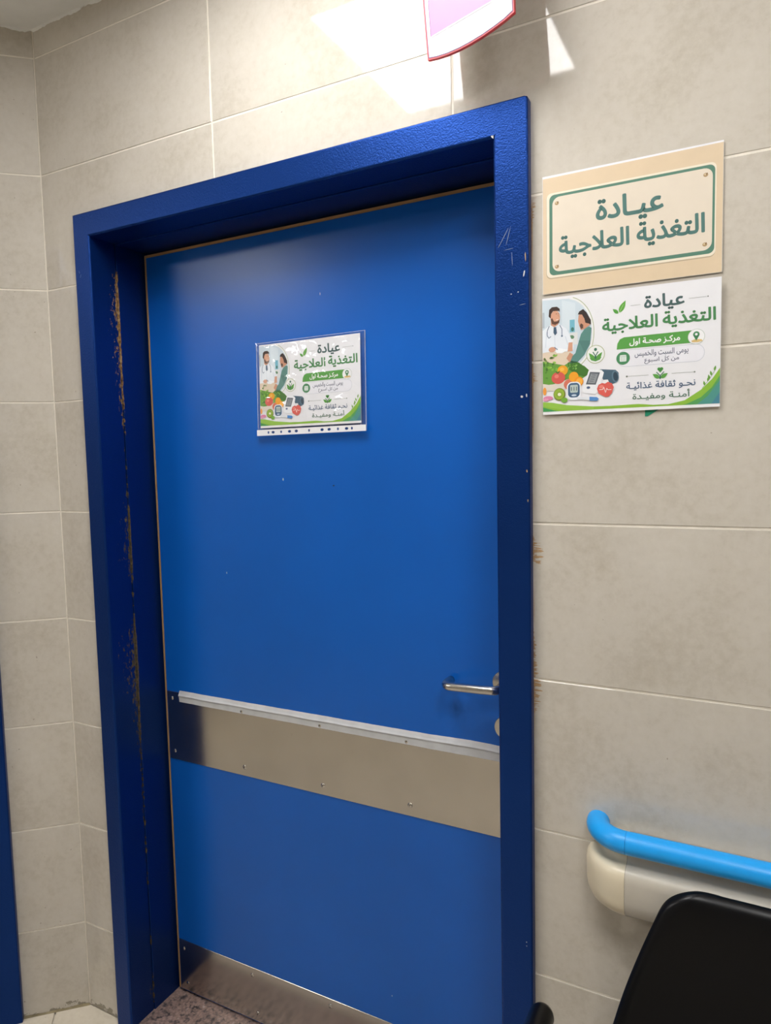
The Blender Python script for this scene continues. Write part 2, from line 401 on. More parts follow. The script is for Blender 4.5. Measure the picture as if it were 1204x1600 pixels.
# chips and scratches on the right casing: thin flakes with their own outline
def flake(cx, cz, lx, lz, mat, y=-0.0182, rot=0.0, parent=trim1, name='paint_chip'):
    bm = bmesh.new(); k = 9; vs = []
    for i in range(k):
        a = 2 * PI * i / k; r = random.uniform(0.65, 1.15)
        x, z = r * lx * math.cos(a), r * lz * math.sin(a)
        vs.append((cx + x * math.cos(rot) - z * math.sin(rot), cz + x * math.sin(rot) + z * math.cos(rot)))
    add_prism(bm, vs, y - 0.0002, y + 0.0004)
    return link(name, done(bm), mat, parent)
plain('scratch_grey', srgb(120, 135, 165), 0.7); plain('bare_wood', srgb(176, 146, 108), 0.8); plain('filler_white', srgb(205, 205, 205), 0.8)
for a in ((1.2865, 1.985, 0.0006, 0.020, 'scratch_grey', -0.55), (1.2950, 1.985, 0.0006, 0.022, 'scratch_grey', -0.28), (1.2955, 1.962, 0.011, 0.0005, 'scratch_grey', 0.08), (1.302, 1.945, 0.0005, 0.014, 'scratch_grey', 0.05),
          (1.3270, 1.945, 0.0013, 0.009, 'bare_wood', 0.0), (1.3245, 1.915, 0.0012, 0.007, 'filler_white', -0.2), (1.3185, 1.693, 0.003, 0.002, 'filler_white', -0.3), (1.3275, 1.694, 0.0014, 0.004, 'filler_white', 0.1),
          (1.322, 1.860, 0.006, 0.0006, 'scratch_grey', 0.1), (1.300, 1.881, 0.0012, 0.0010, 'filler_white', 0), (1.313, 1.883, 0.0012, 0.0010, 'filler_white', 0), (1.3275, 1.555, 0.0012, 0.0035, 'bare_wood', 0.2), (1.329, 1.50, 0.001, 0.003, 'bare_wood', 0),
          (1.321, 0.628, 0.001, 0.001, 'filler_white', 0), (1.321, 0.620, 0.001, 0.001, 'filler_white', 0), (0.1505, 2.08, 0.0006, 0.004, 'scratch_grey', 0.3), (0.155, 2.07, 0.0005, 0.005, 'scratch_grey', -0.4)):
    flake(a[0], a[1], a[2], a[3], a[4], rot=a[5])
link('chipped_corner', prism([(1.2640, 2.169), (1.2686, 2.169), (1.2686, 2.1635), (1.2655, 2.1655)], -0.0187, -0.0175), 'filler_white', trim1)

# ------------------------------------------------------------------ the blue door
YD = 0.155
door = empty('door_1', Matrix.Translation((0, 0, 0))); tag(door, 'bright blue flush door with steel plates and lever handle', 'door', kind='structure')
leaf = link('leaf', box(0.2085, 1.262, YD, YD + 0.042, 0.012, 2.1475, bev=0.001, seg=1), 'leaf_paint', door)
link('lipping', box(0.2005, 0.2085, YD + 0.0015, YD + 0.040, 0.012, 2.1555, bev=0.0008, seg=1), 'lipping_wood', leaf)
link('lipping', box(0.2085, 1.262, YD + 0.0015, YD + 0.040, 2.1475, 2.1555, bev=0.0008, seg=1), 'lipping_wood', leaf)
link('gap_shade', box(0.2005, 1.262, YD + 0.012, YD + 0.034, 0.0062, 0.012), 'door_gap', leaf)  # dark strip standing in for the shade in the gap under the leaf
for cx, cz, lx, lz in ((0.646, 1.536, 0.002, 0.004), (0.796, 1.520, 0.003, 0.0016), (0.450, 1.285, 0.0012, 0.003), (0.773, 1.981, 0.0008, 0.004), (0.93, 0.09, 0.001, 0.003), (0.925, 0.245, 0.0012, 0.0018)):
    flake(cx, cz, lx, lz, 'filler_white' if lx < 0.003 else 'plug_dark', y=YD, parent=door, name='paint_chip')
def rivet_mesh():
    bm = bmesh.new(); r = 0.0062; rings = []
    for a in (0.0, 0.35, 0.7, 1.0):
        rr = r * math.cos(a * PI / 2) ; rings.append((rr, -0.0022 * math.sin(a * PI / 2)))
    prev = None
    for rr, y in rings[:-1]:
        ring = [bm.verts.new((rr * math.cos(2 * PI * k / 14), y, rr * math.sin(2 * PI * k / 14))) for k in range(14)]
        if prev:
            for k in range(14): bm.faces.new((prev[k], prev[(k + 1) % 14], ring[(k + 1) % 14], ring[k]))
        prev = ring
    bm.faces.new(prev); bmesh.ops.recalc_face_normals(bm, faces=bm.faces); return done(bm)
def rivet_hole():
    return tube([(0, -0.0026, 0), (0, -0.0018, 0)], 0.0014, seg=10)
RIV = rivet_mesh(); RIVH = rivet_hole()
for p in RIV.polygons: p.use_smooth = True
RIV.materials.append(M['lever_steel']); RIVH.materials.append(M['plug_dark'])
def rivets(parent, spots, y):
    for x, z in spots:
        o = bpy.data.objects.new('rivet', RIV); COL.objects.link(o); o.parent = parent; o.location = (x, y, z)
        o = bpy.data.objects.new('rivet_pin', RIVH); COL.objects.link(o); o.parent = parent; o.location = (x, y, z)
push = link('push_plate', box(0.212, 1.258, YD - 0.0022, YD, 0.727, 0.928, bev=0.0006, seg=1), 'brushed_steel', door); tag(push, 'brushed steel push plate riveted across the door')
rivets(push, [(0.229, 0.908), (0.231, 0.752), (0.484, 0.908), (0.736, 0.910), (0.981, 0.911), (0.487, 0.752), (0.740, 0.752), (0.987, 0.754)], YD - 0.0022)
kick = link('kick_plate', box(0.212, 1.258, YD - 0.0022, YD, 0.016, 0.172, bev=0.0006, seg=1), 'brushed_steel', door); tag(kick, 'brushed steel kick plate along the door bottom')
rivets(kick, [(0.229, 0.146), (0.485, 0.149), (0.742, 0.151), (0.985, 0.151), (0.24, 0.04), (0.50, 0.04), (0.76, 0.04)], YD - 0.0022)
# grey adhesive tape folded over the push plate's top edge
bm = bmesh.new(); n = 60; rows = []
for i in range(n + 1):
    x = 0.259 + (1.258 - 0.259) * i / n; u = i / n
    wob = 0.0012 * noise.noise(Vector((x * 9, 1, 0))) + 0.0006 * noise.noise(Vector((x * 40, 2, 0)))
    rise = 0.006 * math.exp(-((u - 0.88) / 0.10) ** 2)
    top = 0.933 + wob + 0.006 * u + rise * 0.4; bot = 0.901 + 0.7 * wob + 0.004 * u
    lift = 0.003 + 0.0018 * noise.noise(Vector((x * 12, 7, 0)))
    rows.append([bm.verts.new((x, YD - 0.0003, top)), bm.verts.new((x, YD - lift - 0.001, top - 0.009)), bm.verts.new((x, YD - lift - 0.0034, top - 0.013)), bm.verts.new((x, YD - 0.0038, top - 0.018)), bm.verts.new((x, YD - 0.0026, bot))])
for i in range(n):
    for k in range(4): bm.faces.new((rows[i][k], rows[i + 1][k], rows[i + 1][k + 1], rows[i][k + 1]))
bmesh.ops.recalc_face_normals(bm, faces=bm.faces)
tp = link('tape_strip', done(bm), 'tape', push); tag(tp, 'pale grey adhesive tape along the plate edge')
sm = tp.modifiers.new('thick', 'SOLIDIFY'); sm.thickness = 0.0006; sm.offset = 1.0
# lever handle
def disc(x, z, r, y0, y1):
    return tube([(x, y0 + 0.002, z), (x, y0, z), (x, y1, z)], [r - 0.002, r, r][::1] if y0 > y1 else [r, r, r - 0.0015], seg=40)
han = link('rosette', tube([(1.224, YD, 1.087), (1.224, YD - 0.0075, 1.087), (1.224, YD - 0.009, 1.087)], [0.026, 0.026, 0.0245], seg=40), 'lever_steel', door, smooth=False); smooth_by_angle(han)
R0 = 0.0095
path = [(1.224, YD - 0.006, 1.083), (1.224, YD - 0.040, 1.083)]
for k in range(1, 9):
    a = k / 8 * PI / 2; path.append((1.224 - 0.016 * (1 - math.cos(a)) , YD - 0.040 - 0.016 * math.sin(a), 1.083))
path += [(1.19, YD - 0.0575, 1.0825), (1.15, YD - 0.058, 1.0815), (1.125, YD - 0.0575, 1.0805)]
for k in range(1, 9):
    a = k / 8 * PI / 2; path.append((1.120 - 0.018 * math.sin(a), YD - 0.0575 + 0.018 * (1 - math.cos(a)), 1.0802))
path += [(1.102, YD - 0.025, 1.080), (1.102, YD - 0.013, 1.080), (1.102, YD - 0.0115, 1.080)]
lev = link('lever', tube(path, [R0] * (len(path) - 1) + [R0 - 0.0015], seg=24), 'lever_steel', han); smooth_by_angle(lev, 50)
esc = link('lock_rosette', tube([(1.228, YD, 0.986), (1.228, YD - 0.0075, 0.986), (1.228, YD - 0.009, 0.986)], [0.0265, 0.0265, 0.025], seg=40), 'lever_steel', door); smooth_by_angle(esc)
link('keyway', box(1.2265, 1.2295, YD - 0.0094, YD - 0.0086, 0.977, 0.990), 'plug_dark', esc)

# the other door, on the slanted wall, mostly beyond the picture's left edge
d2 = empty('door_2', ML); tag(d2, 'blue door in the slanted wall beyond the left edge', 'door', kind='structure')
l2 = link('leaf', box(-1.285, -0.249, YD, YD + 0.042, 0.012, 2.1475, bev=0.001, seg=1), 'leaf_paint', d2)
link('push_plate', box(-1.28, -0.255, YD - 0.0022, YD, 0.727, 0.928), 'brushed_steel', d2)
link('kick_plate', box(-1.28, -0.255, YD - 0.0022, YD, 0.016, 0.172), 'brushed_steel', d2)

hd = bpy.data.objects.new('rosette', han.data); COL.objects.link(hd); hd.parent = d2
lv2 = bpy.data.objects.new('lever', lev.data); COL.objects.link(lv2); lv2.parent = hd
hd.location = (-0.249 - 1.262, 0, 0)

# ------------------------------------------------------------------ lettering
FORMS = {'ا': (0xFE8D, 0xFE8E, 0, 0), 'آ': (0xFE81, 0xFE82, 0, 0), 'أ': (0xFE83, 0xFE84, 0, 0), 'ئ': (0xFE89, 0xFE8A, 0xFE8B, 0xFE8C), 'ب': (0xFE8F, 0xFE90, 0xFE91, 0xFE92), 'ة': (0xFE93, 0xFE94, 0, 0),
         'ت': (0xFE95, 0xFE96, 0xFE97, 0xFE98), 'ث': (0xFE99, 0xFE9A, 0xFE9B, 0xFE9C), 'ج': (0xFE9D, 0xFE9E, 0xFE9F, 0xFEA0), 'ح': (0xFEA1, 0xFEA2, 0xFEA3, 0xFEA4), 'خ': (0xFEA5, 0xFEA6, 0xFEA7, 0xFEA8),
         'د': (0xFEA9, 0xFEAA, 0, 0), 'ذ': (0xFEAB, 0xFEAC, 0, 0), 'ر': (0xFEAD, 0xFEAE, 0, 0), 'ز': (0xFEAF, 0xFEB0, 0, 0), 'س': (0xFEB1, 0xFEB2, 0xFEB3, 0xFEB4), 'ص': (0xFEB9, 0xFEBA, 0xFEBB, 0xFEBC),
         'ع': (0xFEC9, 0xFECA, 0xFECB, 0xFECC), 'غ': (0xFECD, 0xFECE, 0xFECF, 0xFED0), 'ف': (0xFED1, 0xFED2, 0xFED3, 0xFED4), 'ق': (0xFED5, 0xFED6, 0xFED7, 0xFED8), 'ك': (0xFED9, 0xFEDA, 0xFEDB, 0xFEDC),
         'ل': (0xFEDD, 0xFEDE, 0xFEDF, 0xFEE0), 'م': (0xFEE1, 0xFEE2, 0xFEE3, 0xFEE4), 'ن': (0xFEE5, 0xFEE6, 0xFEE7, 0xFEE8), 'و': (0xFEED, 0xFEEE, 0, 0), 'ى': (0xFEEF, 0xFEF0, 0, 0), 'ي': (0xFEF1, 0xFEF2, 0xFEF3, 0xFEF4)}
def shaped(word):
    wd = word.replace('لا', '\u0001'); out = []; n = len(wd)
    dual = lambda c: c == 'ـ' or (c in FORMS and FORMS[c][2])
    joins = lambda c: c in 'ـ\u0001' or c in FORMS
    for i, c in enumerate(wd):
        pr = i > 0 and dual(wd[i - 1]); nx = i < n - 1 and joins(wd[i + 1])
        if c == '\u0001': out.append(chr(0xFEFC if pr else 0xFEFB))
        elif c in FORMS:
            iso, fin, ini, med = FORMS[c]
            if not ini: out.append(chr(fin if pr else iso))
            else: out.append(chr(med if pr and nx else fin if pr else ini if nx else iso))
        else: out.append(c)
    return ''.join(reversed(out))
GLYPH = {}
def contours(body):
    """sampled outlines of a string set in the built-in font"""
    if body in GLYPH: return GLYPH[body]
    c = bpy.data.curves.new('lettering', 'FONT'); c.body = body
    o = bpy.data.objects.new('lettering', c); COL.objects.link(o)
    bpy.context.view_layer.update()
    dg = bpy.context.evaluated_depsgraph_get()
    cu = o.evaluated_get(dg).to_curve(dg)
    out = []
    for sp in cu.splines:
        bp = sp.bezier_points; pts = []
        if sp.type == 'BEZIER':
            for k in range(len(bp)):
                a, b = bp[k], bp[(k + 1) % len(bp)]
                p0, p1, p2, p3 = a.co, a.handle_right, b.handle_left, b.co
                straight_ = (p1 - p0).cross(p3 - p0).length < 1e-5 and (p2 - p0).cross(p3 - p0).length < 1e-5
                for q in range(1 if straight_ else 4):
                    u = q / 4
                    v = (1 - u) ** 3 * p0 + 3 * (1 - u) ** 2 * u * p1 + 3 * (1 - u) * u * u * p2 + u ** 3 * p3
                    pts.append((v.x, v.y))
        else:
            pts = [(p.co.x, p.co.y) for p in sp.points]
        cl = []
        for p in pts:
            if not cl or math.hypot(p[0] - cl[-1][0], p[1] - cl[-1][1]) > 1e-4: cl.append(p)
        if len(cl) > 2: out.append(cl)
    o.to_curve_clear(); bpy.data.objects.remove(o); bpy.data.curves.remove(c)
    GLYPH[body] = out
    return out
REF = chr(0xFE8D)
def right_of(body): return max(p[0] for c in contours(body) for p in c)
def area2(c): return sum(c[i - 1][0] * c[i][1] - c[i][0] * c[i - 1][1] for i in range(len(c)))
def inside(p, c):
    r = False
    for i in range(len(c)):
        (x0, y0), (x1, y1) = c[i - 1], c[i]
        if (y0 > p[1]) != (y1 > p[1]) and p[0] < (x1 - x0) * (p[1] - y0) / (y1 - y0) + x0: r = not r
    return r
def glyph_polys(ch, bold):
    """each outer outline filled by itself, then thickened by a band along every outline"""
    from mathutils.geometry import delaunay_2d_cdt
    cs = contours(ch); big = max(cs, key=lambda c: abs(area2(c))); sg = area2(big) > 0
    vs = []; fs = []
    outs = [c for c in cs if (area2(c) > 0) == sg]; holes = [c for c in cs if (area2(c) > 0) != sg]
    for oc in outs:
        hs_ = [h for h in holes if inside(h[0], oc)]; pv = []; ed = []
        for lp in [oc] + hs_:
            b = len(pv); pv += [Vector(q) for q in lp]; ed += [(b + q, b + (q + 1) % len(lp)) for q in range(len(lp))]
        ov, _, of, _, _, _ = delaunay_2d_cdt(pv, ed, [], 0, 1e-6)
        b = len(vs); vs += [(v.x, v.y, 0) for v in ov]
        for f in of:
            cx_ = sum(ov[q].x for q in f) / len(f); cy_ = sum(ov[q].y for q in f) / len(f)
            if inside((cx_, cy_), oc) and not any(inside((cx_, cy_), h) for h in hs_): fs.append(tuple(b + q for q in f))
    if bold > 0:
        for lp in cs:
            for k in range(len(lp)):
                (x0, y0), (x1, y1) = lp[k - 1], lp[k]; L = math.hypot(x1 - x0, y1 - y0)
                dx, dy = (x1 - x0) / L * bold, (y1 - y0) / L * bold; e = 0.35
                b = len(vs)
                lv = 1 + k % 2
                vs += [(x0 - e * dx + dy, y0 - e * dy - dx, lv), (x1 + e * dx + dy, y1 + e * dy - dx, lv), (x1 + e * dx - dy, y1 + e * dy + dx, lv), (x0 - e * dx - dy, y0 - e * dy + dx, lv)]
                fs.append((b, b + 1, b + 2, b + 3))
    return vs, fs
def text_polys(string, bold):
    body = shaped(string); vs = []; fs = []; r0 = right_of(REF)
    for i, ch in enumerate(body):
        if ch == ' ': continue
        x = right_of(body[:i] + REF) - r0
        gv_, gf_ = glyph_polys(ch, bold); b = len(vs)
        vs += [(vx + x, vy, lv + 3 * (i % 2)) for vx, vy, lv in gv_]; fs += [tuple(b + q for q in f) for f in gf_]
    return vs, fs

class Print:
    """flat print on a sheet, in millimetres; one mesh, a material for each colour"""
    def __init__(s): s.v = []; s.f = []; s.mi = []; s.mats = []
    def mat(s, rgb):
        m = ink(rgb)
        if m not in s.mats: s.mats.append(m)
        return s.mats.index(m)
    def poly(s, pts, rgb, lay=1):
        from mathutils.geometry import tessellate_polygon
        b = len(s.v); s.v += [(x / 1000, y / 1000, lay * 0.00008) for x, y in pts]
        pv = [Vector((x, y, 0)) for x, y in pts]
        k = s.mat(rgb)
        for tri in tessellate_polygon([pv]):
            a, bb, c = (pv[i] for i in tri)
            if (bb - a).cross(c - a).z < 0: tri = tri[::-1]
            s.f.append(tuple(b + i for i in tri)); s.mi.append(k)
        return s
    def ell(s, cx, cy, rx, ry, rgb, lay=1, n=28, rot=0.0):
        c, q = math.cos(rot), math.sin(rot)
        return s.poly([(cx + rx * math.cos(2 * PI * i / n) * c - ry * math.sin(2 * PI * i / n) * q, cy + rx * math.cos(2 * PI * i / n) * q + ry * math.sin(2 * PI * i / n) * c) for i in range(n)], rgb, lay)
    def line(s, pts, wd, rgb, lay=1):
        for (x0, y0), (x1, y1) in zip(pts, pts[1:]):
            L = math.hypot(x1 - x0, y1 - y0) or 1; nx, ny = -(y1 - y0) / L * wd / 2, (x1 - x0) / L * wd / 2
            s.poly([(x0 - nx, y0 - ny), (x1 - nx, y1 - ny), (x1 + nx, y1 + ny), (x0 + nx, y0 + ny)], rgb, lay)
        return s
    def ring(s, cx, cy, r, wd, rgb, lay=1, a0=0, a1=360, n=40, ry=None):
        ry = ry or r
        pts = [(cx + r * math.cos(math.radians(a0 + (a1 - a0) * i / n)), cy + ry * math.sin(math.radians(a0 + (a1 - a0) * i / n))) for i in range(n + 1)]
        return s.line(pts, wd, rgb, lay)
    def leaf(s, x0, y0, x1, y1, bulge, rgb, lay=1):
        L = math.hypot(x1 - x0, y1 - y0); nx, ny = -(y1 - y0) / L, (x1 - x0) / L; a = []; b = []
        for i in range(9):
            u = i / 8; w_ = bulge * math.sin(PI * u ** 0.8)
            a.append((x0 + (x1 - x0) * u + nx * w_, y0 + (y1 - y0) * u + ny * w_)); b.append((x0 + (x1 - x0) * u - nx * w_, y0 + (y1 - y0) * u - ny * w_))
        return s.poly(a + b[-2:0:-1], rgb, lay)
    def text(s, string, x0, x1, y0, y1, rgb, lay=1, bold=0.02):
        vs, fs = text_polys(string, bold)
        ax = min(v[0] for v in vs); bx = max(v[0] for v in vs); ay = min(v[1] for v in vs); by = max(v[1] for v in vs)
        b = len(s.v); k = s.mat(rgb)
        s.v += [((x0 + (x - ax) / (bx - ax) * (x1 - x0)) / 1000, (y0 + (y - ay) / (by - ay) * (y1 - y0)) / 1000, lay * 0.00008 + lv * 0.000012) for x, y, lv in vs]
        for f in fs: s.f.append(tuple(b + i for i in f)); s.mi.append(k)
        return s
    def build(s, name, parent):
        me = bpy.data.meshes.new(name); me.from_pydata(s.v, [], s.f)
        for i, p in enumerate(me.polygons): p.material_index = s.mi[i]
        return link(name, me, s.mats, parent)
def rrect(x0, x1, y0, y1, r, n=6):
    pts = []
    for cx, cy, a in ((x1 - r, y1 - r, 0), (x0 + r, y1 - r, 90), (x0 + r, y0 + r, 180), (x1 - r, y0 + r, 270)):
        for i in range(n + 1):
            t_ = math.radians(a + 90 * i / n); pts.append((cx + r * math.cos(t_), cy + r * math.sin(t_)))
    return pts
def sheet_mesh(w_, h_, th=0.0004):
    return box(0, w_, 0, h_, -th, 0)
def on_wall(x, y, z, tilt=0.0, roll=0.0, yaw=0.0):
    """local x right, local y up, local z out of the wall"""
    return Matrix.Translation((x, y, z)) @ Matrix.Rotation(yaw, 4, 'Z') @ Matrix.Rotation(PI / 2, 4, 'X') @ Matrix.Rotation(roll, 4, 'Z') @ Matrix.Rotation(tilt, 4, 'X')

TEAL = (74, 118, 112); GREEN = (74, 138, 84); DKT = (72, 98, 98)
# sign sheet: cream plate with green border
sign = link('sign_sheet', sheet_mesh(0.2945, 0.2075), 'paper', matrix=on_wall(1.3545, -0.0030, 1.8755, tilt=-0.004))
tag(sign, 'cream clinic name sheet with green border and green lettering, above the poster', 'sign')
W_, H_ = 294.5, 207.5
Print().poly([(0.6, 0.3), (W_ - 0.3, 0.3), (W_ - 0.3, H_ - 3), (0.6, H_ - 4)], (222, 200, 168)).build('printed_background', sign)
p = Print()
p.poly(rrect(7, 284, 26, 176, 9), (188, 168, 140), 2)
p.poly(rrect(7.5, 284.5, 28, 176.5, 9), (236, 226, 206), 3); p.poly(rrect(12.5, 282.5, 32, 173, 9), (82, 128, 108), 4)
p.poly(rrect(18, 279, 38, 168.5, 13), (226, 214, 196), 5)
p.build('printed_plate', sign)
for x_, y_ in ((26, 157.5), (268.5, 158), (268.5, 47.5), (26, 46.5)):
    p = Print()
    p.ell(x_, y_, 3.6, 3.2, (170, 140, 96), 6); p.ell(x_ - 0.6, y_ + 0.8, 1.8, 1.5, (212, 190, 150), 7); p.line([(x_ + 0.5, y_), (x_ + 2.6, y_ + 2.8)], 1.3, (120, 92, 56), 8)
    p.build('printed_screw', sign)
Print().text('عيـادة', 94, 205, 105.5, 152.5, TEAL, 6, bold=0.027).build('headline_text', sign)
p = Print(); p.text('العلاجية', 29.5, 150.5, 57.5, 98.5, TEAL, 6, bold=0.027); p.text('التغذية', 162, 268.5, 59, 100.5, TEAL, 6, bold=0.027)
p.build('subtitle_text', sign)

def poster_prints(root):
    K = 0.9916; S = Matrix.Scale(K, 4)
    def fin(p, name):
        o = p.build(name, root); o.scale = (K, K, 1); return o
    # photograph with doctor and patient, inside an arc
    p = Print()
    arc = [(49 + 0, 206)] + [(44 + 45 * math.cos(math.radians(a)), 143 + 62 * math.sin(math.radians(a))) for a in range(80, -70, -10)]
    p.poly([(0.4, 208)] + arc + [(34, 84), (0.4, 100)], (206, 220, 230), 1)
    p.poly([(36, 205), (60, 197), (60, 150), (36, 150)], (216, 228, 236), 2)
    p.poly([(50, 168), (59, 168), (59, 146), (50, 146)], (120, 186, 206), 3); p.ell(55, 151, 2.6, 3.6, (70, 120, 110), 4)
    p.poly([(43, 143), (64, 145), (64, 124), (43, 122)], (224, 226, 226), 3); p.ell(53, 137, 5, 3.6, (98, 138, 104), 4); p.ell(53, 131, 3.4, 3.6, (236, 236, 236), 4)
    p.poly([(0.4, 116), (50, 112), (62, 100), (40, 88), (0.4, 98)], (226, 208, 186), 3)
    p.poly([(0.4, 186), (4, 186), (4, 158), (0.4, 158)], (178, 190, 200), 2)
    p.poly([(0.4, 153), (9, 159), (15, 163), (31, 163), (36, 159), (44, 153), (50, 142), (57, 121), (56, 115), (44, 112), (30, 114), (6, 114), (0.4, 113)], (232, 238, 246), 5)
    p.line([(42, 140), (47, 124)], 0.7, (190, 204, 220), 6); p.line([(22, 152), (24, 116)], 0.6, (196, 208, 222), 6); p.line([(8, 150), (6, 122)], 0.7, (196, 208, 222), 6)
    p.poly([(18, 163), (22, 157), (27, 157), (30, 163)], (216, 226, 240), 6); p.poly([(21, 158), (25.5, 158), (27, 147), (23.5, 143), (20.5, 148)], (66, 92, 116), 7)
    p.line([(13, 161), (9, 152), (9, 144), (12, 139), (16, 142)], 1.2, (86, 110, 136), 7); p.line([(32, 161), (36, 153), (36, 142)], 1.2, (86, 110, 136), 7); p.ell(36, 141, 1.6, 1.8, (86, 110, 136), 8)
    p.poly([(16, 172), (16, 162), (22, 158), (29, 162), (29, 170)], (206, 150, 122), 7)
    p.ell(24, 175, 8.6, 12.5, (218, 164, 136), 8); p.poly([(16, 172), (18, 164), (24, 162), (31, 165), (32, 171), (28, 168), (22, 168), (18, 175)], (96, 66, 52), 9)
    p.line([(25.5, 170.5), (29.5, 171.2)], 0.8, (250, 244, 240), 10); p.line([(25, 181), (27.5, 181.4)], 0.8, (70, 46, 38), 10); p.line([(29.4, 181), (31, 181)], 0.8, (70, 46, 38), 10); p.line([(29, 179), (30.5, 175.5)], 0.7, (190, 130, 104), 10)
    p.poly([(12.5, 184), (12, 178), (15.5, 174), (16.5, 182), (20, 187), (30, 187), (32, 184), (32, 190), (27, 194), (18, 194), (13, 190)], (62, 44, 38), 10)
    p.ell(18, 118, 6.5, 4.6, (214, 160, 132), 7); p.line([(22, 122), (28, 117)], 1.2, (60, 80, 120), 8); p.poly([(24, 115), (30, 120), (44, 116), (52, 118), (36, 110), (26, 111)], (244, 248, 252), 6)
    p.poly([(48, 128), (55, 128), (55, 112), (46, 112)], (214, 160, 132), 7)
    p.poly([(88.6, 150), (84, 153), (76, 149), (70, 141), (66, 128), (60, 108), (48, 98), (51, 90), (64, 92), (76, 104), (86, 122)], (92, 140, 132), 6)
    p.poly([(66, 130), (76, 108), (84, 120), (86, 128)], (82, 128, 122), 7)
    p.poly([(66, 174), (65, 164), (67, 156), (70, 148), (77, 150), (86, 156), (86.5, 164), (76, 178), (69, 178)], (206, 150, 122), 7)
    p.poly([(64.6, 176), (67, 181), (74, 184.5), (80, 178), (87.4, 164), (87.6, 156), (84, 158), (78, 160), (76, 168), (72, 175)], (54, 42, 40), 8)
    p.poly([(68, 156), (70, 150), (74, 151), (74, 157), (70, 160)], (86, 62, 54), 8)
    p.poly([(44, 100), (50, 110), (56, 106), (50, 92)], (206, 150, 122), 8)
    fin(p, 'consultation_picture')
    p = Print(); p.ring(44, 143, 46.8, 2.2, (240, 242, 240), 2, 78, -62, 40, 64); p.ring(44, 143, 48.8, 1.0, (170, 178, 130), 3, 76, -62, 40, 66)
    p.ell(95.5, 103, 16.2, 16.2, (176, 182, 140), 4, 40); p.ell(95.5, 103, 15, 15, (238, 240, 238), 5, 40)
    p.leaf(95.5, 91, 84, 106, 3.6, (92, 160, 70), 6); p.leaf(95.5, 91, 107, 106, 3.6, (92, 160, 70), 6); p.poly([(85, 98), (88, 93), (95.5, 90.5), (103, 93), (106, 98), (100, 95), (95.5, 94), (91, 95)], (84, 150, 72), 7)
    p.ell(95.5, 111.5, 2.5, 2.8, (58, 112, 90), 7); p.line([(91, 107.5), (94.8, 101), (94.8, 95)], 1.6, (58, 112, 90), 8); p.line([(100, 107.5), (96.2, 101), (96.2, 95)], 1.6, (58, 112, 90), 8)
    fin(p, 'circle_emblem')
    # vegetables and fruit
    p = Print()
    p.poly([(0.4, 110), (4, 114), (9, 111), (13, 114), (18, 108), (24, 109), (28, 104), (34, 105), (38, 97), (44, 95), (48, 88), (54, 88), (64, 90), (76, 84), (84, 76), (82, 68), (72, 62), (50, 60), (40, 56), (0.4, 54)], (104, 158, 62), 2)
    for q in range(26):
        x_, y_ = random.uniform(2, 26), random.uniform(62, 108); p.ell(x_, y_, random.uniform(2, 4), random.uniform(1.4, 2.6), random.choice(((128, 184, 66), (84, 138, 52), (146, 192, 78), (70, 120, 48))), 3 + q % 3, 10, random.random() * 3)
    p.poly([(46, 92), (54, 95), (66, 91), (82, 78), (84, 70), (77, 65), (62, 70), (48, 80)], (66, 118, 44), 6)
    for q in range(14): p.ell(random.uniform(46, 62), random.uniform(80, 92), 2.0, 1.2, random.choice(((110, 168, 70), (140, 190, 96), (84, 140, 58))), 7, 8, random.random() * 3)
    p.ell(37, 79, 9.5, 9.0, (238, 166, 40), 8); p.ell(36, 81, 4, 3.4, (246, 190, 80), 9)
    p.poly([(0.4, 57), (14, 54), (30, 57), (47.5, 63), (45, 52), (40, 43), (0.4, 43)], (224, 216, 204), 8)
    p.ell(29, 66, 12.5, 11, (214, 92, 82), 10); p.ell(26, 69, 4, 3.4, (230, 130, 116), 11); p.leaf(28, 74, 24, 79, 1.2, (70, 120, 50), 12); p.leaf(28, 74, 32, 79, 1.2, (70, 120, 50), 12)
    p.ell(57, 66, 8.6, 9, (242, 164, 40), 11); p.ell(66, 57, 8.2, 8.4, (244, 150, 30), 12); p.ell(67, 57, 5.8, 6, (248, 178, 70), 13); p.ell(50, 53, 11, 10, (214, 118, 96), 10)
    p.ell(0.4 + 3.4, 43, 3.3, 7, (240, 160, 70), 11); p.ell(10, 30, 9, 4, (222, 136, 172), 10); p.ell(6, 27, 5.4, 2.6, (232, 160, 190), 11)
    p.ell(31, 36, 11, 11.4, (120, 130, 50), 12); p.ell(30.5, 36.5, 9.4, 9.6, (150, 182, 60), 13); p.ell(31, 36, 3.2, 3, (238, 236, 206), 14)
    for q in range(12): p.ell(31 + 4.6 * math.cos(q * 0.5236), 36 + 4.6 * math.sin(q * 0.5236), 0.5, 0.5, (60, 60, 30), 14, 6)
    p.ell(40, 25, 6, 4.6, (116, 172, 60), 15)
    fin(p, 'food_picture')
    # medical devices
    p = Print()
    p.poly([(100, 73), (104, 76), (130, 73), (135, 68), (135.5, 58), (131, 51), (124, 48.5), (112, 52)], (70, 98, 116), 6); p.ell(129.5, 61.5, 6, 10.5, (92, 122, 140), 7, 24, 0.15); p.ell(130, 61.5, 4, 8, (48, 70, 86), 8, 24, 0.15)
    p.poly([(72.5, 40), (76, 35.5), (94, 32.5), (99, 36), (107, 58), (110, 70), (106, 74.5), (87, 77.5), (83, 74)], (240, 242, 246), 9); p.poly([(78.6, 51), (86, 72.6), (103.4, 70.6), (96, 49.4)], (94, 100, 108), 10); p.poly([(82, 53.4), (87.6, 69.6), (100, 68), (94.6, 52)], (146, 152, 156), 11)
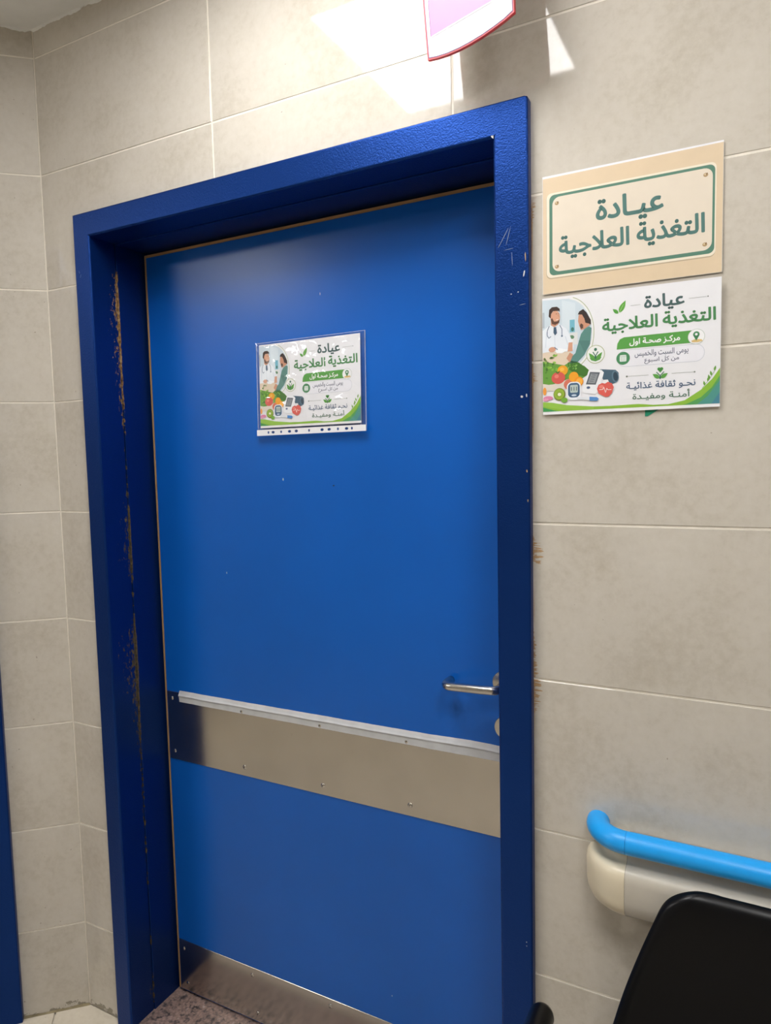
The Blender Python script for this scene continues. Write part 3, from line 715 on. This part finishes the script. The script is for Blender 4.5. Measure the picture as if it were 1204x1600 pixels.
    for q in range(4): p.line([(85.4 + q * 1.3, 56.4 + q * 3.6), (92 + q * 1.3, 55.4 + q * 3.6)], 1.0, (96, 102, 110), 12)
    p.ell(83, 45, 3.2, 2.2, (82, 102, 136), 12)
    p.poly([(112, 27), (101, 33), (98, 42), (101, 49), (107, 51.5), (112, 50), (117, 53), (124, 50), (127, 43), (124, 33), (118, 27)], (222, 96, 86), 13); p.ell(106, 45, 4, 3, (236, 134, 122), 14); p.poly([(108, 50), (110, 57), (117, 57), (119, 52), (114, 49)], (240, 238, 238), 12)
    p.line([(102, 40), (108, 40), (110, 44), (113, 34), (115, 42), (117, 39), (123, 39)], 0.9, (255, 240, 236), 15)
    p.poly(rrect(44.5, 70, 24, 57, 9), (236, 240, 246), 14); p.poly(rrect(46.8, 67.6, 29, 55, 7), (64, 96, 128), 15); p.poly(rrect(50.5, 64.5, 37.6, 51.5, 2), (186, 200, 196), 16)
    p.line([(53, 41), (53, 48)], 1.3, (80, 96, 96), 17); p.line([(57.5, 41), (57.5, 48)], 1.3, (80, 96, 96), 17); p.line([(62, 41), (62, 48)], 1.3, (80, 96, 96), 17); p.ell(57.5, 32.8, 4.6, 1.7, (200, 214, 226), 17)
    p.poly([(62, 29), (86, 27.6), (86, 22.5), (64, 25)], (226, 230, 236), 17); p.poly([(85, 28.6), (98, 27.2), (101.5, 24), (98, 20.6), (85, 21.4)], (84, 142, 206), 18)
    fin(p, 'devices_picture')
    # waves along the lower edge
    p = Print()
    top = [(0.4, 23.5), (17.5, 21.5), (44, 15.8), (70, 12.4), (92, 10.9), (120, 10.4), (145, 10.8), (169, 11.2), (193, 8.4), (217, 8.2), (243, 13.4), (268, 29.5), (285, 46.5), (296.6, 64)]
    p.poly([(0.4, 5.5)] + top + [(296.6, 5.5)], (140, 188, 62), 3)
    p.poly([(0.4, 23.5), (17.5, 21.5), (44, 15.8), (92, 10.9), (92, 5.5), (44, 5.5), (17, 12), (0.4, 15)], (150, 196, 74), 4)
    p.poly([(0.4, 13.6), (20, 7.6), (30, 5.5), (0.4, 5.5)], (66, 156, 86), 5)
    p.poly([(238, 5.5), (246, 7), (268, 17), (285, 33), (296.6, 52), (296.6, 5.5)], (86, 160, 90), 4); p.poly([(262, 5.5), (278, 18), (296.6, 44), (296.6, 5.5)], (78, 150, 140), 5); p.poly([(284, 5.5), (296.6, 24), (296.6, 5.5)], (70, 132, 152), 6)
    for x_, y_, r_ in ((274, 36, 0), (278, 43, 1), (284, 52, 0), (288, 60, 1), (281, 46, 0)): p.leaf(x_, y_, x_ - 2 + r_ * 4, y_ + 8, 1.7, (112, 166, 72), 4)
    p.line([(270, 32), (280, 45), (290, 62)], 0.6, (130, 170, 90), 4)
    fin(p, 'wave_print')
    fin(Print().poly([(0.6, 0.3), (296.4, 0.3), (296.4, 5.5), (0.6, 5.5)], (244, 244, 246), 1), 'white_margin')
    # lettering
    p = Print(); p.text('عيادة', 177, 241.5, 168, 195.5, DKT, 3, bold=0.026); p.line([(155, 181), (171, 181)], 0.7, (176, 180, 176), 3); p.line([(248, 182), (275, 182)], 0.7, (176, 180, 176), 3); p.ell(277, 182, 1.1, 1.1, (120, 124, 120), 3, 10)
    fin(p, 'headline_text')
    p = Print(); p.text('العلاجية', 107, 199.5, 135.5, 163.5, GREEN, 3, bold=0.026); p.text('التغذية', 207, 289.5, 137, 165, GREEN, 3, bold=0.026)
    fin(p, 'subtitle_text')
    p = Print(); p.leaf(134.5, 170, 125, 178.5, 3.0, (84, 158, 60), 3); p.leaf(136, 171, 146.5, 191, 4.4, (96, 168, 64), 3); p.line([(136, 171), (143, 185)], 0.5, (190, 220, 160), 4)
    fin(p, 'leaf_emblem')
    p = Print()
    p.poly([(131.8, 108), (133, 118), (137, 125), (144, 128), (252, 129), (262, 124), (262, 112), (254, 108.5)], (88, 160, 72), 3)
    p.text('مركـز صحـة اول', 153, 235, 111.5, 124.8, (246, 248, 246), 4, bold=0.03)
    p.ell(260, 118, 13.2, 12.8, (190, 200, 190), 4, 36); p.ell(260, 118, 12.4, 12.0, (242, 242, 244), 5, 36)
    p.poly([(252, 111.5), (258, 114), (268, 113), (270, 110), (262, 108.6), (254, 109)], (218, 186, 120), 6); p.ell(260, 121.6, 5.0, 5.0, (70, 140, 90), 7); p.poly([(255.6, 119.4), (264.4, 119.4), (260, 111)], (70, 140, 90), 7); p.ell(260, 121.8, 2.1, 2.1, (242, 242, 244), 8)
    fin(p, 'place_banner')
    p = Print()
    p.poly(rrect(133, 273, 77, 106, 14), (190, 196, 206), 1); p.poly(rrect(133.6, 272.4, 77.6, 105.4, 13.4), (236, 236, 243), 2)
    p.text('يومى السبت والخميس', 162, 248, 90.6, 103.5, (98, 104, 124), 3, bold=0.012); p.text('من كل اسبوع', 178, 233.5, 79, 90, (98, 104, 124), 3, bold=0.012)
    p.ell(142.6, 92, 11.4, 11.2, (72, 138, 92), 3, 36); p.poly(rrect(137, 148.2, 86.4, 97.6, 1.6), (236, 242, 238), 4)
    for q in range(3):
        for r_ in range(3): p.ell(139.6 + 3 * q, 88.6 + 2.4 * r_, 0.7, 0.7, (72, 138, 92), 5, 8)
    p.line([(137, 95.6), (148.2, 95.6)], 0.6, (72, 138, 92), 5)
    fin(p, 'days_box')
    p = Print()
    p.line([(150, 60), (185, 60)], 0.7, (160, 166, 156), 3); p.ell(149, 60, 1.6, 1.6, (110, 120, 110), 3, 12); p.line([(222, 60), (257, 60)], 0.7, (160, 166, 156), 3); p.ell(258, 60, 1.4, 1.4, (130, 140, 130), 3, 12)
    p.leaf(203, 53.5, 191.5, 61, 3.4, (92, 162, 70), 4); p.leaf(204.6, 53.5, 216, 61, 3.4, (92, 162, 70), 4); p.line([(197.6, 64), (203.4, 58), (203.4, 52)], 1.5, (62, 112, 90), 5); p.line([(210, 64), (204.2, 58), (204.2, 52)], 1.5, (62, 112, 90), 5)
    p.ell(201.8, 69, 2.7, 2.6, (76, 150, 70), 5, 14); p.ell(206, 69, 2.7, 2.6, (76, 150, 70), 5, 14); p.poly([(199.4, 68), (208.4, 68), (203.9, 62.8)], (76, 150, 70), 5)
    fin(p, 'heart_emblem')
    fin(Print().text('نحـو ثقافة غذائيـة', 148, 259.5, 34.5, 49.5, (74, 98, 128), 4, bold=0.014), 'slogan_text')
    fin(Print().text('أمنـة ومفيـدة', 158.5, 251, 16.5, 32.5, (82, 118, 98), 4, bold=0.014), 'slogan_text')

poster = link('poster', sheet_mesh(0.2945, 0.2095), 'paper', matrix=on_wall(1.3545, -0.0050, 1.6580, tilt=0.012))
tag(poster, 'white and green clinic poster taped to the tiles below the cream sign', 'poster')
poster_prints(poster)
o = link('tape_scrap', prism([(1.532, 1.6475), (1.5365, 1.6478), (1.560, 1.6615), (1.560, 1.672), (1.532, 1.672)], -0.0012, -0.0004), ink((22, 140, 104)))
tag(o, 'small green tape corner peeking out under the wall poster', 'tape')

# ---- notice on the door, in a punched plastic sleeve
SM = on_wall(0.5810, YD - 0.0105, 1.6470, tilt=-0.030, roll=0.006)
sleeve = link('plastic_sleeve', box(0, 0.001, 0, 0.001, 0, 0.0001), 'clear_film', matrix=SM)
tag(sleeve, 'clear plastic punched sleeve stuck on the blue door', 'plastic sleeve')
sw, sh = 0.3175, 0.2335
bm = bmesh.new(); nx, ny = 90, 66; gv = []
for j in range(ny + 1):
    row = []
    for i in range(nx + 1):
        x, y = i / nx * sw, j / ny * sh
        ed = min(1, x / 0.008, (sw - x) / 0.008, y / 0.008, (sh - y) / 0.008)
        h = 0.0024 + 0.0018 * noise.noise(Vector((x * 24, y * 24, 1))) + 0.0015 * abs(noise.noise(Vector((x * 55 + 30 * y, y * 60, 5)))) + 0.0016 * math.sin(x * 60 + y * 160 + 3 * noise.noise(Vector((x * 18, y * 18, 9)))) * max(0, x / sw - 0.3)
        h = max(0.0016, h)
        lift = 0.005 * max(0, 1 - x / 0.03) * max(0, (y - 0.18) / 0.05)
        row.append(bm.verts.new((x + 0.004 * max(0, (1 - x / 0.06)) * (1 - abs(2 * y / sh - 1)), y, 0.0007 + h * ed + lift)))
    gv.append(row)
for j in range(ny):
    for i in range(nx): bm.faces.new((gv[j][i], gv[j][i + 1], gv[j + 1][i + 1], gv[j + 1][i]))
sleeve.data = done(bm); sleeve.data.materials.append(M['clear_film'])
for p_ in sleeve.data.polygons: p_.use_smooth = True
for a_ in ((0, 0.0022, 0, sh), (sw - 0.0022, sw, 0, sh), (0, sw, sh - 0.0016, sh)):
    link('sealed_edge', box(a_[0], a_[1], a_[2], a_[3], 0.0008, 0.0013), 'film_weld', sleeve)
link('back_film', box(0, sw, 0, sh, -0.0008, -0.0006), 'clear_film', sleeve)
# white strip with punched holes
bm = bmesh.new(); add_box(bm, 0, sw, 0, 0.0148, 0.0044, 0.0049)
strip = link('punched_strip', done(bm), 'paper', sleeve); tag(strip, 'white punched edge strip')
bm = bmesh.new()
for cx, rx in ((213, 2.7), (260, 4.8), (340, 2.7), (422, 4.8), (488, 4.8), (610, 2.5), (732, 4.8), (797, 4.8), (877, 2.7), (955, 4.8), (1002, 2.7)):
    x = (cx - 97) / 1028 * sw; pts = []
    for i in range(16):
        a = 2 * PI * i / 16; pts.append((x + rx * 0.001 * math.cos(a), 0.0076 + 0.0034 * math.sin(a)))
    a_ = [bm.verts.new((px, py, 0.0)) for px, py in pts]; b_ = [bm.verts.new((px, py, 0.01)) for px, py in pts]
    bm.faces.new(a_[::-1]); bm.faces.new(b_)
    for i in range(16): bm.faces.new((a_[i], a_[(i + 1) % 16], b_[(i + 1) % 16], b_[i]))
bmesh.ops.recalc_face_normals(bm, faces=bm.faces)
cut = bpy.data.objects.new('cut', done(bm)); COL.objects.link(cut); cut.matrix_world = SM
bo = strip.modifiers.new('holes', 'BOOLEAN'); bo.operation = 'DIFFERENCE'; bo.object = cut; bo.solver = 'EXACT'
bpy.context.view_layer.update()
me = bpy.data.meshes.new_from_object(strip.evaluated_get(bpy.context.evaluated_depsgraph_get()))
strip.modifiers.clear(); strip.data = me; bpy.data.objects.remove(cut)
if not me.materials: me.materials.append(M['paper'])
notice = link('poster', sheet_mesh(0.2945, 0.2085), 'paper', matrix=SM @ Matrix.Translation((0.0085, 0.0195, 0.0004)))
tag(notice, 'white and green clinic poster inside the plastic sleeve on the blue door', 'poster')
poster_prints(notice)

# ------------------------------------------------------------------ hanging sign above the door frame
A = Vector((1.172, -0.090, 0)); Bv = Vector((1.339, -0.115, 0)); yaw = math.atan2(Bv.y - A.y, Bv.x - A.x)
MS = on_wall(A.x, A.y, 0, yaw=yaw)
def arcbottom(ins):
    pts = []
    for s_, z_ in ((0, 2.2925), (0.02, 2.2895), (0.042, 2.2880), (0.065, 2.2885), (0.086, 2.2905), (0.108, 2.2940), (0.130, 2.2990), (0.150, 2.3045), (0.169, 2.3115)):
        pts.append((max(ins, min(0.169 - ins, s_)), z_ + ins))
    pts += [(0.1685 - ins, 2.335), (0.148 - ins, 2.62 - ins), (-0.024 + ins, 2.60 - ins)]
    return pts
def flat(pts, z0, z1):
    bm = bmesh.new(); a = [bm.verts.new((x, y, z1)) for x, y in pts]; b = [bm.verts.new((x, y, z0)) for x, y in pts]; n = len(pts)
    bm.faces.new(a); bm.faces.new(b[::-1])
    for i in range(n): bm.faces.new((a[i], b[i], b[(i + 1) % n], a[(i + 1) % n]))
    bmesh.ops.recalc_face_normals(bm, faces=bm.faces); return done(bm)
hs = link('hanging_sign', flat(arcbottom(0.0), -0.006, 0.0), 'sign_red', matrix=MS)
tag(hs, 'white and pink overhead sign with curved lower edge above the door frame', 'sign')
link('outline', flat(arcbottom(0.0024), 0.0, 0.0003), 'sign_violet', hs)
link('face', flat(arcbottom(0.0036), 0.0003, 0.0006), 'sign_white', hs)
def pinkpoly(i):
    return [(0.0075 + i, 2.328 + i), (0.150 - i, 2.3455 + i), (0.146 - i, 2.412 - i), (0.012, 2.398 - i), (0.006 + i * .6, 2.396 - i), (0.003 + i, 2.390 - i)]
link('panel_outline', flat(pinkpoly(0), 0.0006, 0.0008), 'sign_violet', hs); link('pink_panel', flat(pinkpoly(0.0014), 0.0008, 0.001), 'sign_pink', hs)
link('white_band', flat([(0.0075, 2.327), (0.155, 2.345), (0.155, 2.3475), (0.0095, 2.3298)], 0.0010, 0.0012), 'sign_white', hs)
link('back_panel', flat(arcbottom(0.006), -0.0068, -0.006), 'sign_back', hs)
for s_ in (0.03, 0.10): link('bracket', tube([(s_, 2.56, -0.009), (s_, 2.56, -0.085 - 0.14 * s_)], 0.006, seg=12), 'black_metal', hs)

# ------------------------------------------------------------------ ceiling lights
def ceiling_light(x0, x1, y0, y1, label, mat='lamp_light'):
    r = empty('ceiling_light', Matrix.Translation(((x0 + x1) / 2, (y0 + y1) / 2, CEIL))); tag(r, label, 'ceiling light', 'square ceiling panels')
    hx, hy, b = (x1 - x0) / 2, (y1 - y0) / 2, 0.018
    bm = bmesh.new()
    for a in ((-hx - b, hx + b, -hy - b, -hy), (-hx - b, hx + b, hy, hy + b), (-hx - b, -hx, -hy, hy), (hx, hx + b, -hy, hy)): add_box(bm, a[0], a[1], a[2], a[3], -0.014, 0.0)
    link('frame', done(bm), 'lamp_frame', r)
    link('diffuser', box(-hx, hx, -hy, hy, -0.008, -0.001), mat, r)
ceiling_light(0.675, 1.215, -0.885, -0.30, 'bright square light panel reflected in the tiles above the door', 'lamp_light_dimmed')


ceiling_light(1.82, 2.36, -1.50, -0.96, 'square ceiling light panel over the chair to the right of the viewer')
ceiling_light(-1.27, -0.73, -2.20, -1.66, 'square ceiling light panel in front of the slanted wall')

# ------------------------------------------------------------------ handrail with bumper
XE = 1.513; XR = 3.55
rail = empty('handrail', Matrix.Translation((XE, 0, 0.70))); tag(rail, 'wall handrail with bright blue grip over a beige bumper', 'handrail')
def prof_tube(cd, cz, rd, rz, n=20): return [(cd + rd * math.cos(2 * PI * k / n), cz + rz * math.sin(2 * PI * k / n)) for k in range(n)]
GRIP = prof_tube(0.058, 0.9005, 0.0205, 0.0195)
BODY = [(0.0, 0.858), (0.040, 0.858), (0.040, 0.884), (0.050, 0.890), (0.052, 0.868), (0.060, 0.866)]
BODY = [(0.002, 0.764), (0.048, 0.764), (0.062, 0.768), (0.071, 0.776), (0.076, 0.787), (0.078, 0.800), (0.0785, 0.835), (0.077, 0.846), (0.073, 0.853), (0.066, 0.857), (0.056, 0.858), (0.049, 0.861), (0.046, 0.868), (0.046, 0.892), (0.030, 0.892), (0.002, 0.892)]
BODY = [(d, z - 0.700) for d, z in BODY]; GRIP = [(d, z - 0.700) for d, z in GRIP]
def straight(prof, x0, x1):
    bm = bmesh.new(); a = [bm.verts.new((x0, -d, z)) for d, z in prof]; b = [bm.verts.new((x1, -d, z)) for d, z in prof]; n = len(prof)
    for i in range(n): bm.faces.new((a[i], a[(i + 1) % n], b[(i + 1) % n], b[i]))
    bm.faces.new(a); bm.faces.new(b); bmesh.ops.recalc_face_normals(bm, faces=bm.faces); return done(bm)
def turned(prof, seg=18, squash=1.0):
    bm = bmesh.new(); rings = []; n = len(prof)
    for k in range(seg + 1):
        a = k / seg * PI / 2
        rings.append([bm.verts.new((-d * math.sin(a) * squash, -d * math.cos(a), z)) for d, z in prof])
    for k in range(seg):
        for i in range(n): bm.faces.new((rings[k][i], rings[k][(i + 1) % n], rings[k + 1][(i + 1) % n], rings[k + 1][i]))
    bm.faces.new(rings[0]); bm.faces.new(rings[-1]); bmesh.ops.recalc_face_normals(bm, faces=bm.faces); return done(bm)
gp = smooth_by_angle(link('grip', straight(GRIP, 0.0006, XR - XE), 'blue_vinyl', rail), 50); smooth_by_angle(link('grip_end', turned(GRIP, 20), 'blue_vinyl', rail), 50)
smooth_by_angle(link('bumper', straight(BODY, 0.0006, XR - XE), 'grey_vinyl', rail), 45)
capp = [(d * (1.0 if z > 0.09 else 0.9 + 0.1 * (z - 0.064) / 0.026), z) for d, z in BODY]
smooth_by_angle(link('bumper_end', turned(BODY, 20), 'beige_vinyl', rail), 45)
link('seam', straight([(d - 0.0006 if d > 0.03 else d, z) for d, z in BODY], -0.0006, 0.0006), 'seam', rail)

# ------------------------------------------------------------------ waiting chair
CX = 1.703
chair = empty('waiting_chair', Matrix.Translation((CX, -0.36, 0))); tag(chair, 'black plastic shell chair standing in front of the handrail', 'chair')
rows = [(-0.104, 0.8772, 0.022), (-0.1045, 0.8765, 0.042), (-0.105, 0.8750, 0.058), (-0.1055, 0.8735, 0.070), (-0.106, 0.8710, 0.082), (-0.108, 0.8640, 0.100), (-0.110, 0.8530, 0.1145), (-0.112, 0.8390, 0.1235), (-0.115, 0.8180, 0.1310), (-0.119, 0.7850, 0.1440), (-0.126, 0.7350, 0.1615), (-0.135, 0.6850, 0.1775), (-0.147, 0.6350, 0.1910), (-0.160, 0.5900, 0.2010), (-0.178, 0.5400, 0.2100), (-0.205, 0.4900, 0.2170),
        (-0.245, 0.4520, 0.2220), (-0.300, 0.4330, 0.2250), (-0.380, 0.4280, 0.2270), (-0.460, 0.4330, 0.2260), (-0.530, 0.4420, 0.2200), (-0.570, 0.4400, 0.2080), (-0.595, 0.4280, 0.1900), (-0.605, 0.4120, 0.1650)]
bm = bmesh.new(); NU = 36; gv = []
for r_i, (y, z, hw) in enumerate(rows):
    row = []
    yp, zp = rows[max(0, r_i - 1)][:2]; yn, zn = rows[min(len(rows) - 1, r_i + 1)][:2]
    L = math.hypot(yn - yp, zn - zp) or 1; ny, nz = (zn - zp) / L, -(yn - yp) / L     # towards the sitter
    if r_i < 14 and ny > 0: ny, nz = -ny, -nz
    if r_i >= 14 and nz < 0: ny, nz = -ny, -nz
    for i in range(NU + 1):
        u = -1 + 2 * i / NU; u = math.copysign(1 - (1 - abs(u)) ** 1.9, u)
        e = abs(u)
        dist = min((1 - e) * hw + 0.0004, 0.8775 - z if r_i < 8 else 1.0)
        rr = 0.020
        roll = rr * (1 - math.sqrt(max(0.0, 1 - (1 - dist / rr) ** 2))) if dist < rr else 0.0
        lift = 0.016 * e ** 4 * min(1.0, max(0.0, (r_i - 3) / 6)) - 0.9 * roll
        row.append(bm.verts.new((u * hw, y + 0.36 + ny * lift, z + nz * lift - 0.010 * max(0.0, (z - 0.6) / 0.277))))
    gv.append(row)
for j in range(len(rows) - 1):
    for i in range(NU): bm.faces.new((gv[j][i], gv[j + 1][i], gv[j + 1][i + 1], gv[j][i + 1]))
bmesh.ops.recalc_face_normals(bm, faces=bm.faces)
sh_ = link('seat_shell', done(bm), 'black_plastic', chair, smooth=True)
md = sh_.modifiers.new('thickness', 'SOLIDIFY'); md.thickness = 0.010; md.offset = 0.0
md = sh_.modifiers.new('round', 'SUBSURF'); md.levels = 2; md.render_levels = 2
for s_ in (-1, 1):
    ax = s_ * 0.300
    arm = link('armrest', tube([(ax, 0.162, 0.652), (ax, 0.158, 0.652), (ax, 0.150, 0.652), (ax, -0.18, 0.652), (ax, -0.190, 0.652), (ax, -0.194, 0.652)], [0.010, 0.017, 0.0205, 0.0205, 0.017, 0.010], seg=24), 'black_plastic', chair, smooth=True)
    link('arm_post', tube([(ax, 0.05, 0.66), (ax, 0.05, 0.36)], 0.014, seg=14), 'black_metal', chair)
    link('arm_post', tube([(ax, -0.12, 0.66), (ax, -0.12, 0.36)], 0.014, seg=14), 'black_metal', chair)
    link('leg', tube([(ax, -0.04, 0.37), (ax, -0.2, 0.03), (ax, -0.215, 0.0)], 0.018, seg=14), 'black_metal', chair)
    link('leg', tube([(ax, -0.04, 0.37), (ax, 0.12, 0.03), (ax, 0.135, 0.0)], 0.018, seg=14), 'black_metal', chair)
    link('side_rail', tube([(ax, 0.07, 0.37), (ax, -0.15, 0.37)], 0.016, seg=14), 'black_metal', chair)
link('beam', box(-0.32, 0.32, -0.07, -0.01, 0.345, 0.395, bev=0.004), 'black_metal', chair)
link('seat_bracket', box(-0.09, 0.09, -0.14, 0.06, 0.395, 0.425, bev=0.004), 'black_metal', chair)
